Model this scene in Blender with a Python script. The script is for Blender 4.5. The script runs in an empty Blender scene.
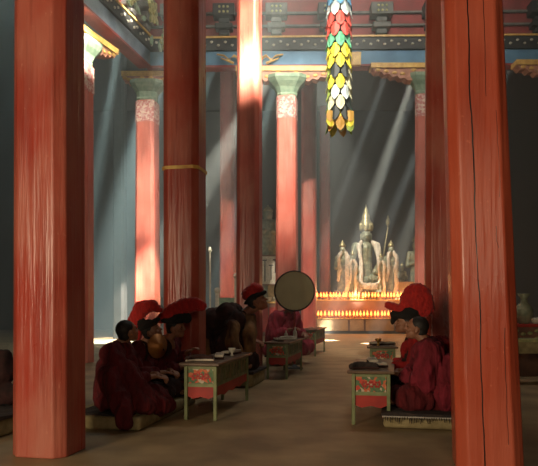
import bpy, bmesh, math, random
from mathutils import Vector, Matrix, noise
random.seed(7)
S = bpy.context.scene
C = S.collection
F = 640.0; CX = 269.0; HY = 306.0; H = 1.15
YAW = math.radians(-11)
R = math.radians

# ------------------------------------------------------------------ camera, world, lights
cd = bpy.data.cameras.new('camera'); cam = bpy.data.objects.new('camera', cd); C.objects.link(cam)
cam.location = (0, 0, H); cam.rotation_euler = (R(90), 0, 0)
cd.sensor_fit = 'HORIZONTAL'; cd.sensor_width = 36; cd.lens = F/538*36
cd.shift_y = (HY-233)/538.0
cd.clip_end = 200
S.camera = cam
w = bpy.data.worlds.new('world'); S.world = w; w.use_nodes = True
w.node_tree.nodes['Background'].inputs[0].default_value = (0.55, 0.75, 0.85, 1)
w.node_tree.nodes['Background'].inputs[1].default_value = 0.02
S.view_settings.view_transform = 'Standard'; S.view_settings.look = 'None'
S.view_settings.exposure = 0.0; S.view_settings.gamma = 1.0
S.view_settings.use_curve_mapping = False
S.cycles.volume_bounces = 0
S.cycles.max_bounces = 6
S.cycles.sample_clamp_indirect = 4
S.cycles.use_denoising = True

def aim(o, tgt):
    o.rotation_euler = (Vector(tgt)-o.location).to_track_quat('-Z', 'Y').to_euler()
def area(name, loc, tgt, sx, sy, power, col):
    l = bpy.data.lights.new(name, 'AREA'); l.shape = 'RECTANGLE'; l.size = sx; l.size_y = sy
    l.energy = power; l.color = col
    o = bpy.data.objects.new(name, l); o.location = loc; C.objects.link(o); aim(o, tgt); return o
def spot(name, loc, tgt, power, deg, col, blend=.4, rad=.1):
    l = bpy.data.lights.new(name, 'SPOT'); l.energy = power; l.color = col
    l.spot_size = R(deg); l.spot_blend = blend; l.shadow_soft_size = rad
    o = bpy.data.objects.new(name, l); o.location = loc; C.objects.link(o); aim(o, tgt); return o
WARM = (1, .78, .52); DAY = (1, .93, .80); COOL = (.80, 1.0, .96)
# daylight through the doorway behind the viewer, from the left
area('doorway_daylight', (-4.2, -1.6, 2.1), (1.0, 5.5, .6), 1.3, 2.0, 290, WARM)
area('front_fill', (.6, -3.0, 2.6), (1.0, 5, 1.4), 1.0, 1.0, 60, WARM)  # added fill lamp from the front, not a second opening
# daylight through the raised roof lantern over the middle bays
area('lantern_daylight', (2.6, 11.0, 9.9), (-1.0, 15.5, 6.0), 2.0, 1.2, 250, DAY)
area('lantern_sky', (-6.5, 17.0, 9.9), (-5.5, 19, 0), 3.5, 3.0, 120, COOL)
spot('altar_fill', (1.6, 23.0, 9.8), (4.3, 28.8, 3.9), 6000, 28, DAY, .7, .3)  # added spot to brighten the statues, no roof opening of its own
# shafts of sun through gaps in the lantern
SUN = (1, .92, .76)
spot('sunshaft_pillar', (2.7, 6.2, 10.3), (-.37, 11.8, 5.42), 110000, 7.0, SUN, 1.0, .22)
spot('sunshaft_pillar_top', (2.3, 6.0, 10.3), (-.37, 11.8, 6.6), 26000, 13, SUN, 1.0, .2)
spot('sunshaft_left', (-1.2, 6.0, 10.3), (-3.85, 13.0, 6.3), 52000, 7, SUN, .7)
spot('sunshaft_low_pillar', (-1.0, 9.0, 10.2), (-3.15, 16.3, 1.6), 42000, 6.5, SUN, .8)
spot('sunshaft_drum_pillar', (1.4, 7.0, 10.3), (.45, 16, 5.0), 13000, 28, SUN, .9)
spot('sunshaft_corner_pillar', (-1.2, 7.6, 10.3), (-3.2, 16, 4.9), 17000, 20, SUN, .9)
spot('banner_fill', (-.2, 6.4, 9.0), (1.2, 10.9, 5.2), 5200, 22, SUN, .9)  # added lamp that brightens the banner, not one of the sun shafts
spot('sunshaft_floor_left', (1.0, 19.6, 9.9), (-5.5, 22.5, 0), 90000, 9, SUN, .4)
spot('sunshaft_floor_aisle', (5.2, 21.6, 9.9), (1.9, 21.4, 0), 110000, 4.5, SUN, .3)
spot('sunshaft_floor_right', (6.4, 19.6, 9.9), (3.15, 19.6, 0), 130000, 3.2, SUN, .3)
for (x, y, tx, ty, p, dg) in [(4.4, 21.5, 1.2, 25.5, 40000, 4.0), (5.6, 21.5, 2.6, 26, 60000, 3.4), (6.6, 21.8, 3.6, 27.5, 60000, 4.4), (7.6, 22.2, 4.3, 28, 42000, 2.8), (8.8, 22.5, 5.6, 28, 38000, 3.6)]:
    spot('sunshaft_haze', (x, y, 10.2), (tx, ty, 1.0), p, dg, (.95, .97, .92), .8)
for (x, tx, p, dg) in [(-3.0, -5.4, 80000, 15), (-1.2, -4.4, 55000, 5), (-4.4, -6.4, 55000, 6), (.9, -2.3, 80000, 5)]:
    spot('sunshaft_haze', (x, 19.5, 10.2), (tx, 20.5, 0), p, dg, (.80, 1, .95), .95)
spot('sunshaft_carving', (.5, 10.0, 10.3), (-3.3, 14.5, 8.1), 30000, 10, SUN, .8)

# ------------------------------------------------------------------ helpers
def P(px, py, d): return Vector(((px-CX)/F*d, d, H+(HY-py)/F*d))
def mat(name, col, rough=.6, metal=0, col2=None, scale=6, detail=4, stretch=(1, 1, 1), bump=0, emit=None, spec=.5, sheen=0):
    m = bpy.data.materials.new(name); m.use_nodes = True; nt = m.node_tree; n = nt.nodes; b = n['Principled BSDF']
    b.inputs['Base Color'].default_value = (*col, 1); b.inputs['Roughness'].default_value = rough
    b.inputs['Metallic'].default_value = metal; b.inputs['Specular IOR Level'].default_value = spec
    if sheen: b.inputs['Sheen Weight'].default_value = sheen
    tc = n.new('ShaderNodeTexCoord'); mp = n.new('ShaderNodeMapping'); mp.inputs['Scale'].default_value = stretch
    nt.links.new(tc.outputs['Object'], mp.inputs['Vector'])
    nz = n.new('ShaderNodeTexNoise'); nz.inputs['Scale'].default_value = scale; nz.inputs['Detail'].default_value = detail
    nt.links.new(mp.outputs[0], nz.inputs['Vector'])
    if col2 is None: col2 = tuple(c*.72 for c in col)
    cr = n.new('ShaderNodeValToRGB'); cr.color_ramp.elements[0].position = .35; cr.color_ramp.elements[1].position = .68
    cr.color_ramp.elements[0].color = (*col2, 1); cr.color_ramp.elements[1].color = (*col, 1)
    nt.links.new(nz.outputs['Fac'], cr.inputs[0]); nt.links.new(cr.outputs[0], b.inputs['Base Color'])
    if bump:
        bp = n.new('ShaderNodeBump'); bp.inputs['Strength'].default_value = min(bump, 1); bp.inputs['Distance'].default_value = .02 if bump < 1 else .07
        nt.links.new(nz.outputs['Fac'], bp.inputs['Height']); nt.links.new(bp.outputs[0], b.inputs['Normal'])
    if emit:
        b.inputs['Emission Color'].default_value = (*emit[0], 1); b.inputs['Emission Strength'].default_value = emit[1]
    return m
def patchwork(name, cols, scale, rough=.6, stretch=(1, 1, 1)):
    m = mat(name, cols[0], rough); nt = m.node_tree; n = nt.nodes; b = n['Principled BSDF']
    tc = n.new('ShaderNodeTexCoord'); mp = n.new('ShaderNodeMapping'); mp.inputs['Scale'].default_value = stretch
    nt.links.new(tc.outputs['Object'], mp.inputs['Vector'])
    v = n.new('ShaderNodeTexVoronoi'); v.inputs['Scale'].default_value = scale
    nt.links.new(mp.outputs[0], v.inputs['Vector'])
    sp = n.new('ShaderNodeSeparateColor'); nt.links.new(v.outputs['Color'], sp.inputs[0])
    cr = n.new('ShaderNodeValToRGB'); cr.color_ramp.interpolation = 'CONSTANT'
    e = cr.color_ramp.elements
    e[0].color = (*cols[0], 1); e[1].position = 1/len(cols); e[1].color = (*cols[1], 1)
    for k in range(2, len(cols)):
        x = e.new(k/len(cols)); x.color = (*cols[k], 1)
    nt.links.new(sp.outputs[0], cr.inputs[0]); nt.links.new(cr.outputs[0], b.inputs['Base Color'])
    return m
def lacquer(name, base, worn, dark, cracks=()):
    """old red lacquer on split wood: streaks along the grain, worn patches, optional drying cracks"""
    m = mat(name, base, .38); nt = m.node_tree; n = nt.nodes; L = nt.links; b = n['Principled BSDF']
    tc = n.new('ShaderNodeTexCoord')
    def nz(scale, st, det=4):
        mp = n.new('ShaderNodeMapping'); mp.inputs['Scale'].default_value = st; L.new(tc.outputs['Object'], mp.inputs[0])
        t = n.new('ShaderNodeTexNoise'); t.inputs['Scale'].default_value = scale; t.inputs['Detail'].default_value = det
        L.new(mp.outputs[0], t.inputs[0]); return t
    def ramp(src, a, ca, c, cc):
        r = n.new('ShaderNodeValToRGB'); r.color_ramp.elements[0].position = a; r.color_ramp.elements[1].position = c
        r.color_ramp.elements[0].color = ca; r.color_ramp.elements[1].color = cc; L.new(src, r.inputs[0]); return r
    def mix(f, a, c):
        x = n.new('ShaderNodeMix'); x.data_type = 'RGBA'; L.new(f, x.inputs[0])
        if isinstance(a, tuple): x.inputs[6].default_value = (*a, 1)
        else: L.new(a, x.inputs[6])
        if isinstance(c, tuple): x.inputs[7].default_value = (*c, 1)
        else: L.new(c, x.inputs[7])
        return x.outputs[2]
    k0, k1 = (0, 0, 0, 1), (1, 1, 1, 1)
    s1 = nz(2.5, (2, 2, .3)); s2 = nz(9, (2, 2, .12), 4); s3 = nz(2.2, (1, 1, .5), 5); s4 = nz(30, (1, 1, .6), 3)
    c = mix(ramp(s3.outputs[0], .38, k0, .66, k1).outputs[0], base, worn)
    c = mix(ramp(s1.outputs[0], .50, k0, .80, (.6, .6, .6, 1)).outputs[0], c, dark)
    c = mix(ramp(s2.outputs[0], .62, k0, .76, (.35, .35, .35, 1)).outputs[0], c, dark)
    c = mix(ramp(s4.outputs[0], .68, k0, .74, (.5, .5, .5, 1)).outputs[0], c, (worn[0]*1.2, worn[1]*1.5, worn[2]*1.5))
    if cracks:
        sx = n.new('ShaderNodeSeparateXYZ'); L.new(tc.outputs['Object'], sx.inputs[0])
        wob = nz(1.3, (0, 0, 1), 5)
        tot = None
        for (x0, wd, z0, z1, amp) in cracks:
            def mth(op, a, bb):
                q = n.new('ShaderNodeMath'); q.operation = op
                for i_, v_ in enumerate((a, bb)):
                    if v_ is None: continue
                    if isinstance(v_, (int, float)): q.inputs[i_].default_value = v_
                    else: L.new(v_, q.inputs[i_])
                return q.outputs[0]
            off = mth('MULTIPLY', mth('SUBTRACT', wob.outputs[0], .5), amp)
            dx = mth('ABSOLUTE', mth('SUBTRACT', mth('ADD', mth('ADD', sx.outputs[0], mth('MULTIPLY', sx.outputs[2], .034)), off), x0), None)
            ww = mth('MULTIPLY', s2.outputs[0], wd*2)
            g = mth('LESS_THAN', dx, ww)
            g = mth('MULTIPLY', g, mth('GREATER_THAN', sx.outputs[2], z0))
            g = mth('MULTIPLY', g, mth('LESS_THAN', sx.outputs[2], z1))
            tot = g if tot is None else mth('MAXIMUM', tot, g)
        c = mix(tot, c, (.012, .004, .003))
    L.new(c, b.inputs['Base Color'])
    rr = ramp(s3.outputs[0], .3, (.25, .25, .25, 1), .7, (.42, .42, .42, 1)); L.new(rr.outputs[0], b.inputs['Roughness'])
    bp = n.new('ShaderNodeBump'); bp.inputs['Strength'].default_value = .5; bp.inputs['Distance'].default_value = .02
    L.new(s2.outputs[0], bp.inputs['Height']); L.new(bp.outputs[0], b.inputs['Normal'])
    return m

def link_mesh(name, me, m=None, parent=None):
    o = bpy.data.objects.new(name, me); C.objects.link(o)
    if m: me.materials.append(m)
    if parent: o.parent = parent
    return o
def obj(name, bm, m, parent=None, smooth=False, bevel=0):
    bmesh.ops.recalc_face_normals(bm, faces=bm.faces)
    me = bpy.data.meshes.new(name); bm.to_mesh(me); bm.free()
    if smooth:
        for p in me.polygons: p.use_smooth = True
    o = link_mesh(name, me, m, parent)
    if bevel:
        b = o.modifiers.new('bevel', 'BEVEL'); b.width = bevel; b.segments = 2; b.limit_method = 'ANGLE'
    return o
def thing(name, label, cat, loc=(0, 0, 0), rz=0, group=None):
    o = bpy.data.objects.new(name, None); C.objects.link(o); o.location = loc; o.rotation_euler = (0, 0, rz)
    o.empty_display_size = .1
    tag(o, label, cat, group); return o
def tag(o, label, cat, group=None, kind=None):
    o['label'] = label; o['category'] = cat
    if group: o['group'] = group
    if kind: o['kind'] = kind
    return o
def struct(name, bm, m, parent=None):
    o = obj(name, bm, m, parent); o['kind'] = 'structure'; return o
def dup(root, loc=None, rz=None, label=None):
    r = root.copy(); C.objects.link(r)
    if loc is not None: r.location = loc
    if rz is not None: r.rotation_euler = (0, 0, rz)
    if label: r['label'] = label
    for ch in list(root.children):
        c = ch.copy(); C.objects.link(c); c.parent = r
        for g in list(ch.children):
            d = g.copy(); C.objects.link(d); d.parent = c
    return r
def NB(): return bmesh.new()
def box(bm, x0, x1, y0, y1, z0, z1, M=None):
    v = [bm.verts.new((x, y, z)) for x in (x0, x1) for y in (y0, y1) for z in (z0, z1)]
    if M: 
        for q in v: q.co = M @ q.co
    for f in ((0, 1, 3, 2), (4, 6, 7, 5), (0, 4, 5, 1), (2, 3, 7, 6), (0, 2, 6, 4), (1, 5, 7, 3)):
        bm.faces.new([v[i] for i in f])
    return bm
def prism(bm, pts, lo, hi, axis='y'):
    """outline pts (a,b) pushed from lo to hi along axis"""
    def mk(a, b, t):
        return {'y': (a, t, b), 'x': (t, a, b), 'z': (a, b, t)}[axis]
    A = [bm.verts.new(mk(a, b, lo)) for a, b in pts]; B = [bm.verts.new(mk(a, b, hi)) for a, b in pts]
    bm.faces.new(A); bm.faces.new(B[::-1])
    for i in range(len(pts)):
        j = (i+1) % len(pts); bm.faces.new((A[i], A[j], B[j], B[i]))
    return bm
def lathe(bm, prof, seg=16, c=(0, 0, 0), sx=1, sy=1):
    rings = []
    for r, z in prof:
        rings.append([bm.verts.new((c[0]+max(r, 1e-4)*sx*math.cos(2*math.pi*k/seg), c[1]+max(r, 1e-4)*sy*math.sin(2*math.pi*k/seg), c[2]+z)) for k in range(seg)])
    for a, b in zip(rings, rings[1:]):
        for k in range(seg):
            bm.faces.new((a[k], a[(k+1) % seg], b[(k+1) % seg], b[k]))
    bm.faces.new(rings[0][::-1]); bm.faces.new(rings[-1]); return bm
def tube(bm, pts, r, seg=8, r2=None):
    pts = [Vector(p) for p in pts]; n = len(pts); prev = None
    for i, p in enumerate(pts):
        t = (pts[min(i+1, n-1)]-pts[max(i-1, 0)]).normalized()
        q = t.to_track_quat('Z', 'Y').to_matrix()
        rr = r if r2 is None else r+(r2-r)*i/(n-1)
        ring = [bm.verts.new(p+q @ Vector((math.cos(2*math.pi*k/seg)*rr, math.sin(2*math.pi*k/seg)*rr, 0))) for k in range(seg)]
        if prev:
            best = min(range(seg), key=lambda s: (ring[s].co-prev[0].co).length)
            ring = ring[best:]+ring[:best]
            for k in range(seg): bm.faces.new((prev[k], prev[(k+1) % seg], ring[(k+1) % seg], ring[k]))
        else: bm.faces.new(ring)
        prev = ring
    bm.faces.new(prev); return bm
ICO = {}
def ball(bm, c, r, sub=2, M=None):
    """ellipsoid; r a number or three radii; M a 3x3 turn applied to the radii"""
    if isinstance(r, (int, float)): r = (r, r, r)
    if sub not in ICO:
        tb = bmesh.new(); bmesh.ops.create_icosphere(tb, subdivisions=sub, radius=1)
        ICO[sub] = ([v.co.copy() for v in tb.verts], [[v.index for v in f.verts] for f in tb.faces]); tb.free()
    vs_, fs_ = ICO[sub]; c = Vector(c); nv = []
    for co in vs_:
        q = Vector((co.x*r[0], co.y*r[1], co.z*r[2]))
        nv.append(bm.verts.new((M @ q if M else q)+c))
    for f in fs_: bm.faces.new([nv[k_] for k_ in f])
    return bm
def chain(bm, pts, step=.4):
    """pts: (x,y,z,r[,sx,sy,sz]) run of balls merging into a limb"""
    for a, b in zip(pts, pts[1:]):
        A = Vector(a[:3]); B = Vector(b[:3]); n = max(2, int((B-A).length/(min(a[3], b[3])*step))+1)
        for i in range(n+1):
            t = i/n; ball(bm, A.lerp(B, t), a[3]*(1-t)+b[3]*t, 1 if a[3] < .03 else 2)
    return bm
def merged(name, bm, voxel, m, parent=None, folds=0, fold_freq=(12, 12, 3), smooth=2, seed=0):
    """fuse overlapping lumps into one continuous skin, relax it, and press cloth folds into it"""
    me = bpy.data.meshes.new('tmp'); bm.to_mesh(me); bm.free()
    o = bpy.data.objects.new('tmp', me); C.objects.link(o)
    md = o.modifiers.new('r', 'REMESH'); md.mode = 'VOXEL'; md.voxel_size = voxel
    if smooth:
        s = o.modifiers.new('s', 'SMOOTH'); s.factor = .5; s.iterations = smooth
    dg = bpy.context.evaluated_depsgraph_get(); out = bpy.data.meshes.new_from_object(o.evaluated_get(dg))
    bpy.data.objects.remove(o); bpy.data.meshes.remove(me)
    if folds:
        out.calc_loop_triangles() if False else None
        nrm = [v.normal.copy() for v in out.vertices]
        for v, nn in zip(out.vertices, nrm):
            p = v.co
            q = Vector((p.x*fold_freq[0], p.y*fold_freq[1], p.z*fold_freq[2]))+Vector((seed*3.7, seed, 0))
            a = abs(noise.noise(q)); b = abs(noise.noise(q*2.1))
            v.co = p+nn*folds*((1-2.6*a)+.4*(1-2.6*b))*.8
    for p in out.polygons: p.use_smooth = True
    out.name = name
    o = link_mesh(name, out, None, parent); out.materials.clear(); out.materials.append(m)
    return o

# ------------------------------------------------------------------ materials
M = {}
M['lacquer'] = lacquer('old_red_lacquer', (.41, .055, .034), (.50, .16, .11), (.17, .020, .015))
M['lacquer_cracked'] = lacquer('split_red_lacquer', (.46, .075, .035), (.54, .12, .065), (.24, .035, .02),
    cracks=[(-.045, .0048, -1, 9, .07), (.115, .002, .2, 1.0, .06), (.10, .0018, 1.55, 1.7, .3), (.06, .002, 2.6, 9, .05), (.12, .0016, 1.9, 2.5, .1)])
M['lacquer_far'] = lacquer('pale_red_lacquer', (.55, .11, .075), (.66, .22, .16), (.34, .06, .045))  # paler red, used on the pillars with capitals
M['floor'] = mat('worn_stone_floor', (.42, .31, .165), .55, col2=(.22, .16, .085), scale=1.6, detail=7, bump=.15)
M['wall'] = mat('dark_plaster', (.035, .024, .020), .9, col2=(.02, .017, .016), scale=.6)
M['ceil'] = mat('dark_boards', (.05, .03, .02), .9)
M['blue'] = mat('blue_paint', (.14, .32, .50), .6, col2=(.09, .22, .37), scale=3)
M['greyblue'] = mat('grey_blue_paint', (.26, .34, .40), .6, col2=(.16, .22, .28), scale=3)
M['gold'] = mat('yellow_gold_paint', (.88, .60, .16), .45, col2=(.68, .38, .09), scale=8)
M['gilt'] = mat('gilt_carving', (.62, .55, .24), .45, .3, col2=(.25, .3, .14), scale=14)
M['pink'] = mat('pink_orange_paint', (.62, .30, .20), .6, col2=(.40, .17, .10), scale=10)
M['green'] = mat('verdigris_green_paint', (.30, .40, .28), .6, col2=(.17, .27, .18), scale=9)
M['white'] = mat('pale_paint', (.75, .70, .58), .6, col2=(.5, .48, .4), scale=12)
M['frieze'] = mat('dull_red_panel', (.36, .055, .05), .7, col2=(.24, .04, .035), scale=3)
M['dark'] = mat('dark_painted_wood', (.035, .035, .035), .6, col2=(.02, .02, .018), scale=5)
M['greywood'] = mat('grey_moulding', (.20, .20, .18), .7, col2=(.10, .11, .10), scale=6)
M['collar'] = patchwork('pink_pattern_band', [(.55, .22, .2), (.62, .4, .36), (.5, .15, .13), (.7, .55, .45)], 26)
M['skin'] = mat('tanned_skin', (.36, .17, .10), .5, col2=(.28, .12, .07), scale=7)
M['hair'] = mat('short_black_hair', (.010, .008, .008), .6, col2=(.02, .016, .014), scale=60, bump=.3)
M['eye'] = mat('dark_eye', (.01, .008, .006), .2)
M['robe'] = mat('maroon_wool', (.13, .006, .010), .9, col2=(.075, .003, .006), scale=4, detail=2, stretch=(3, 3, .8), bump=1.0)
M['robe_purple'] = mat('wine_wool', (.25, .016, .034), .9, col2=(.15, .009, .018), scale=4, detail=2, stretch=(3, 3, .8), bump=1.0)
M['robe_rose'] = mat('rose_wool', (.48, .045, .08), .9, col2=(.28, .022, .04), scale=4, detail=2, stretch=(3, 3, .8), bump=1.0)
M['robe_red'] = mat('crimson_shawl', (.40, .014, .014), .9, col2=(.26, .008, .01), scale=4, detail=2, stretch=(3, 3, .8), bump=1.0)
M['robe_dark'] = mat('black_brown_cloak', (.045, .012, .011), .9, col2=(.018, .007, .006), scale=9)
M['ochre'] = mat('ochre_cloth', (.36, .19, .07), .85, col2=(.04, .012, .009), scale=5, stretch=(1.6, 1.6, .7), bump=.9)
M['hat_red'] = mat('bright_red_fringe', (.55, .015, .010), .8, col2=(.36, .008, .008), scale=40, stretch=(1, 1, .3), bump=.6, sheen=.3)
M['hat_black'] = mat('black_felt', (.009, .008, .008), .9, col2=(.016, .013, .012), scale=20)
M['cushion'] = mat('pale_quilt', (.40, .33, .17), .9, col2=(.24, .19, .09), scale=10, bump=.3)
M['rug'] = mat('dark_rug', (.022, .018, .02), .95, col2=(.05, .035, .03), scale=20)
M['stripe'] = mat('white_stripe_cloth', (.5, .47, .42), .9, scale=20)
M['tgreen'] = mat('green_furniture_paint', (.26, .30, .13), .5, col2=(.15, .18, .075), scale=8)
M['ttop'] = mat('brown_table_top', (.16, .095, .05), .4, col2=(.09, .05, .03), scale=5, stretch=(1, .2, 1))
M['tred'] = mat('red_apron_paint', (.50, .025, .012), .5, col2=(.34, .014, .008), scale=5)
M['floral'] = patchwork('painted_flower_panel', [(.62, .07, .04), (.12, .22, .10), (.62, .52, .38), (.66, .16, .06), (.10, .17, .08)], 34)
M['carve'] = patchwork('painted_side_panel', [(.14, .18, .07), (.20, .22, .12), (.30, .24, .12), (.08, .12, .06)], 26, stretch=(1, 1, .5))
M['paper'] = mat('paper_leaves', (.70, .64, .52), .8, col2=(.55, .48, .38), scale=12)
M['cloth_dark'] = mat('dark_wrap_cloth', (.05, .018, .014), .9)
M['brass'] = mat('brass', (.72, .43, .12), .3, .85, col2=(.5, .27, .07), scale=8)
M['copper'] = mat('orange_brown_bronze', (.50, .22, .06), .5, .5, col2=(.32, .12, .03), scale=8)
M['flame'] = mat('butter_flame', (1, .45, .1), .5, emit=((1, .20, .03), 10))
M['butter'] = mat('butter', (.9, .5, .16), .5, emit=((1, .16, .02), 1.2))
M['altar'] = mat('altar_cloth', (.62, .42, .22), .7, col2=(.48, .30, .14), scale=4)
M['altar_wood'] = mat('altar_brown_wood', (.26, .12, .07), .6, col2=(.16, .07, .04), scale=5)
M['statue'] = mat('aged_bronze_gilt', (.42, .42, .27), .5, .2, col2=(.17, .21, .14), scale=7, bump=.3)
M['statue_gold'] = mat('gilded_bronze', (.5, .44, .22), .4, .5, col2=(.3, .28, .14), scale=9)
M['silk'] = mat('white_silk_scarf', (.80, .76, .62), .6, col2=(.62, .56, .42), scale=6)
M['drumskin'] = mat('green_drum_skin', (.80, .75, .45), .5, col2=(.66, .60, .34), scale=3)
M['ink'] = mat('black_ink', (.02, .02, .02), .8)
BC = {'sky': (.14, .42, .72), 'pale': (.62, .72, .72), 'red': (.62, .07, .05), 'green': (.10, .40, .22), 'yellow': (.78, .66, .05),
      'cream': (.72, .70, .45), 'leaf': (.30, .42, .08), 'black': (.03, .04, .04), 'amber': (.55, .30, .06), 'olive': (.35, .38, .12)}
for k, v in BC.items(): M['b_'+k] = mat('banner_'+k+'_silk', v, .6, col2=tuple(c*.85 for c in v), scale=8)

# ------------------------------------------------------------------ hall shell
bm = NB(); box(bm, -15, 15, -5, 31, -.2, 0); struct('floor', bm, M['floor'])
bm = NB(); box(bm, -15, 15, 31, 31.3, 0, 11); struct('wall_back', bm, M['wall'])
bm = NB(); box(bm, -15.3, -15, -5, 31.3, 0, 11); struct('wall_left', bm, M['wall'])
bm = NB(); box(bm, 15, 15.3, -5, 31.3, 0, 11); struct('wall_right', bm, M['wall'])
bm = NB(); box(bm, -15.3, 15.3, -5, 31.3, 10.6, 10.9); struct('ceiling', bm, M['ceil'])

# haze: incense smoke filling the rear bays
bm = NB(); box(bm, -14.9, 14.9, 8.9, 30.9, .02, 10.5)
hz = obj('incense_haze', bm, None)
hm = bpy.data.materials.new('incense_smoke'); hm.use_nodes = True; nt = hm.node_tree
nt.nodes.remove(nt.nodes['Principled BSDF'])
vs = nt.nodes.new('ShaderNodeVolumeScatter'); vs.inputs['Color'].default_value = (.82, .93, .93, 1)
vs.inputs['Density'].default_value = .019; vs.inputs['Anisotropy'].default_value = .0
nt.links.new(vs.outputs[0], nt.nodes['Material Output'].inputs['Volume'])
hz.data.materials.append(hm)
tag(hz, 'thin grey-blue incense haze hanging in the rear of the hall', 'haze', kind='stuff')

# ------------------------------------------------------------------ pillars
def section(s, ch):
    h = s/2; return [(-h+ch, -h), (h-ch, -h), (h, -h+ch), (h, h-ch), (h-ch, h), (-h+ch, h), (-h, h-ch), (-h, -h+ch)]
def shaft_bm(s0, s1, z0, z1, ch=.055, lean=(0, 0)):
    bm = NB(); rings = []; N = 14
    for i in range(N+1):
        t = i/N; s = s0+(s1-s0)*t
        rings.append([bm.verts.new((x+lean[0]*t, y+lean[1]*t, z0+(z1-z0)*t)) for x, y in section(s, ch*s/s0)])
    for a, b in zip(rings, rings[1:]):
        for k in range(8): bm.faces.new((a[k], a[(k+1) % 8], b[(k+1) % 8], b[k]))
    bm.faces.new(rings[0][::-1]); bm.faces.new(rings[-1]); return bm
def corbel_pts(L, h):
    half = [(.30, -1), (.36, -.78), (.44, -.86), (.50, -.62), (.60, -.72), (.66, -.46), (.76, -.54), (.82, -.28), (.93, -.34), (1, 0)]
    r = [(a*L, b*h) for a, b in half]
    return r+[(-a, b) for a, b in r[::-1]]
def capital_parts(root, z, along=0, L=1.25, s=.42, cs=.82):
    """green flared capital, carved bow-arm corbel and gilt strip; z is the top of the shaft"""
    M3 = Matrix.Rotation(along, 3, 'Z')
    q = s*cs; bm = NB(); prof = [(s*.52, 0), (s*.58, .05), (s*.54, .09), (q*.85, .22), (q*1.15, .33), (q*1.32, .42), (q*1.32, .50)]
    rings = []
    for r, zz in prof: rings.append([bm.verts.new((x, y*.8, z+zz)) for x, y in section(r*2*.95, r*.35)])
    for a, b in zip(rings, rings[1:]):
        for k in range(8): bm.faces.new((a[k], a[(k+1) % 8], b[(k+1) % 8], b[k]))
    bm.faces.new(rings[0][::-1]); bm.faces.new(rings[-1])
    bm.transform(M3.to_4x4()); obj('capital', bm, M['green'], root)
    bm = NB(); prism(bm, [(a, b+z+.62) for a, b in corbel_pts(L, .30)], -.15, .15)
    bm.transform(M3.to_4x4()); co = obj('corbel', bm, M['pink'], root)
    bm = NB()
    for sgn in (-1, 1):                       # carved cloud scrolls along the corbel, both faces
        for i, (a, b) in enumerate([(.18, -.15), (.40, -.5), (.56, -.4), (.72, -.28), (.88, -.15)]):
            for q in (-1, 1):
                ball(bm, (q*a*L, sgn*.155, z+.62+b*.28), (.075, .025, .045), 1)
    bm.transform(M3.to_4x4()); obj('scroll_carving', bm, M['gold'], co)
    bm = NB(); box(bm, -L*1.02, L*1.02, -.19, .19, z+.62, z+.74)
    bm.transform(M3.to_4x4()); obj('gilt_strip', bm, M['gold'], root)
    bm = NB(); prism(bm, section(s*1.04, .06), z-.55, z-.02, 'z'); bm.transform(Matrix.Rotation(YAW, 4, 'Z')); obj('collar_band', bm, M['collar'], root)
def pillar(label, px, d, s0, s1, z1, m, cap=False, along=0, lean=(0, 0), band=None, strap=None, foot=True, L=1.25):
    t = thing('pillar', label, 'pillar', ((px-CX)/F*d, d, 0))
    bm = shaft_bm(s0, s1, 0, z1, .075, lean); bm.transform(Matrix.Rotation(0, 4, 'Z'))
    o = obj('shaft', bm, m, t, bevel=.012); o.rotation_euler = (0, 0, YAW)
    if cap: capital_parts(t, z1, along, s=s1, L=L, cs=.68 if L < 1 else .82)
    if strap:
        zs = strap; ss = s0+(s1-s0)*zs/z1
        bm = NB(); prism(bm, section(ss*1.03, .055), zs-.02, zs+.02, 'z'); q = obj('strap', bm, M['gold'], t); q.rotation_euler = (0, 0, YAW)
    return t
pillar('massive worn red pillar at the left, nearest of the left row, its foot in full view', 50, 5.05, .455, .40, 10.55, M['lacquer'])
pillar('massive orange-red pillar at the right with a long black drying crack', 487, 4.62, .455, .27, 10.55, M['lacquer_cracked'], lean=(-.36, 0))
pillar('dark red pillar with a thin pale strap around it, behind the seated monks in red crests', 185, 8.1, .46, .46, 10.55, M['lacquer'], strap=2.86)
pillar('dark red pillar directly behind the two seated monks at the right', 441, 8.3, .42, .34, 10.55, M['lacquer'])
pillar('red pillar in the centre whose upper part glares in a shaft of sun', 249.5, 11.8, .44, .39, 10.55, M['lacquer'])
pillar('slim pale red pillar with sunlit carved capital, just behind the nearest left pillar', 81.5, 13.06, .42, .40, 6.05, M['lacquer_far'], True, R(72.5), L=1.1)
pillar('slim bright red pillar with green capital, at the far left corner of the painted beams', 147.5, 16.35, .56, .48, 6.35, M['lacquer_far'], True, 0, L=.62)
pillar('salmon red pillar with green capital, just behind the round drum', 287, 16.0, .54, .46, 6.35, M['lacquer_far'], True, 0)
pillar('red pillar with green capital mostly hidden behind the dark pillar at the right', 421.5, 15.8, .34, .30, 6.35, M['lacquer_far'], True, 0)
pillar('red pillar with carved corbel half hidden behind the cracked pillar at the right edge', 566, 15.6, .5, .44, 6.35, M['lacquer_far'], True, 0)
pillar('dull red pillar in haze, between the drum pillar and the altar lamps', 309, 20.4, .46, .46, 10.4, M['lacquer'])
pillar('faint brown-red pillar deep in the haze, left of the great statue', 325, 29.8, .5, .45, 10.4, M['lacquer'])
pillar('faint dark red pillar in the haze, left of the central sunlit pillar', 228, 21.5, .5, .45, 10.4, M['lacquer'])
pillar('dark pillar in blue haze at the far left', 120, 22.5, .42, .42, 10.4, M['dark'])

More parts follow.
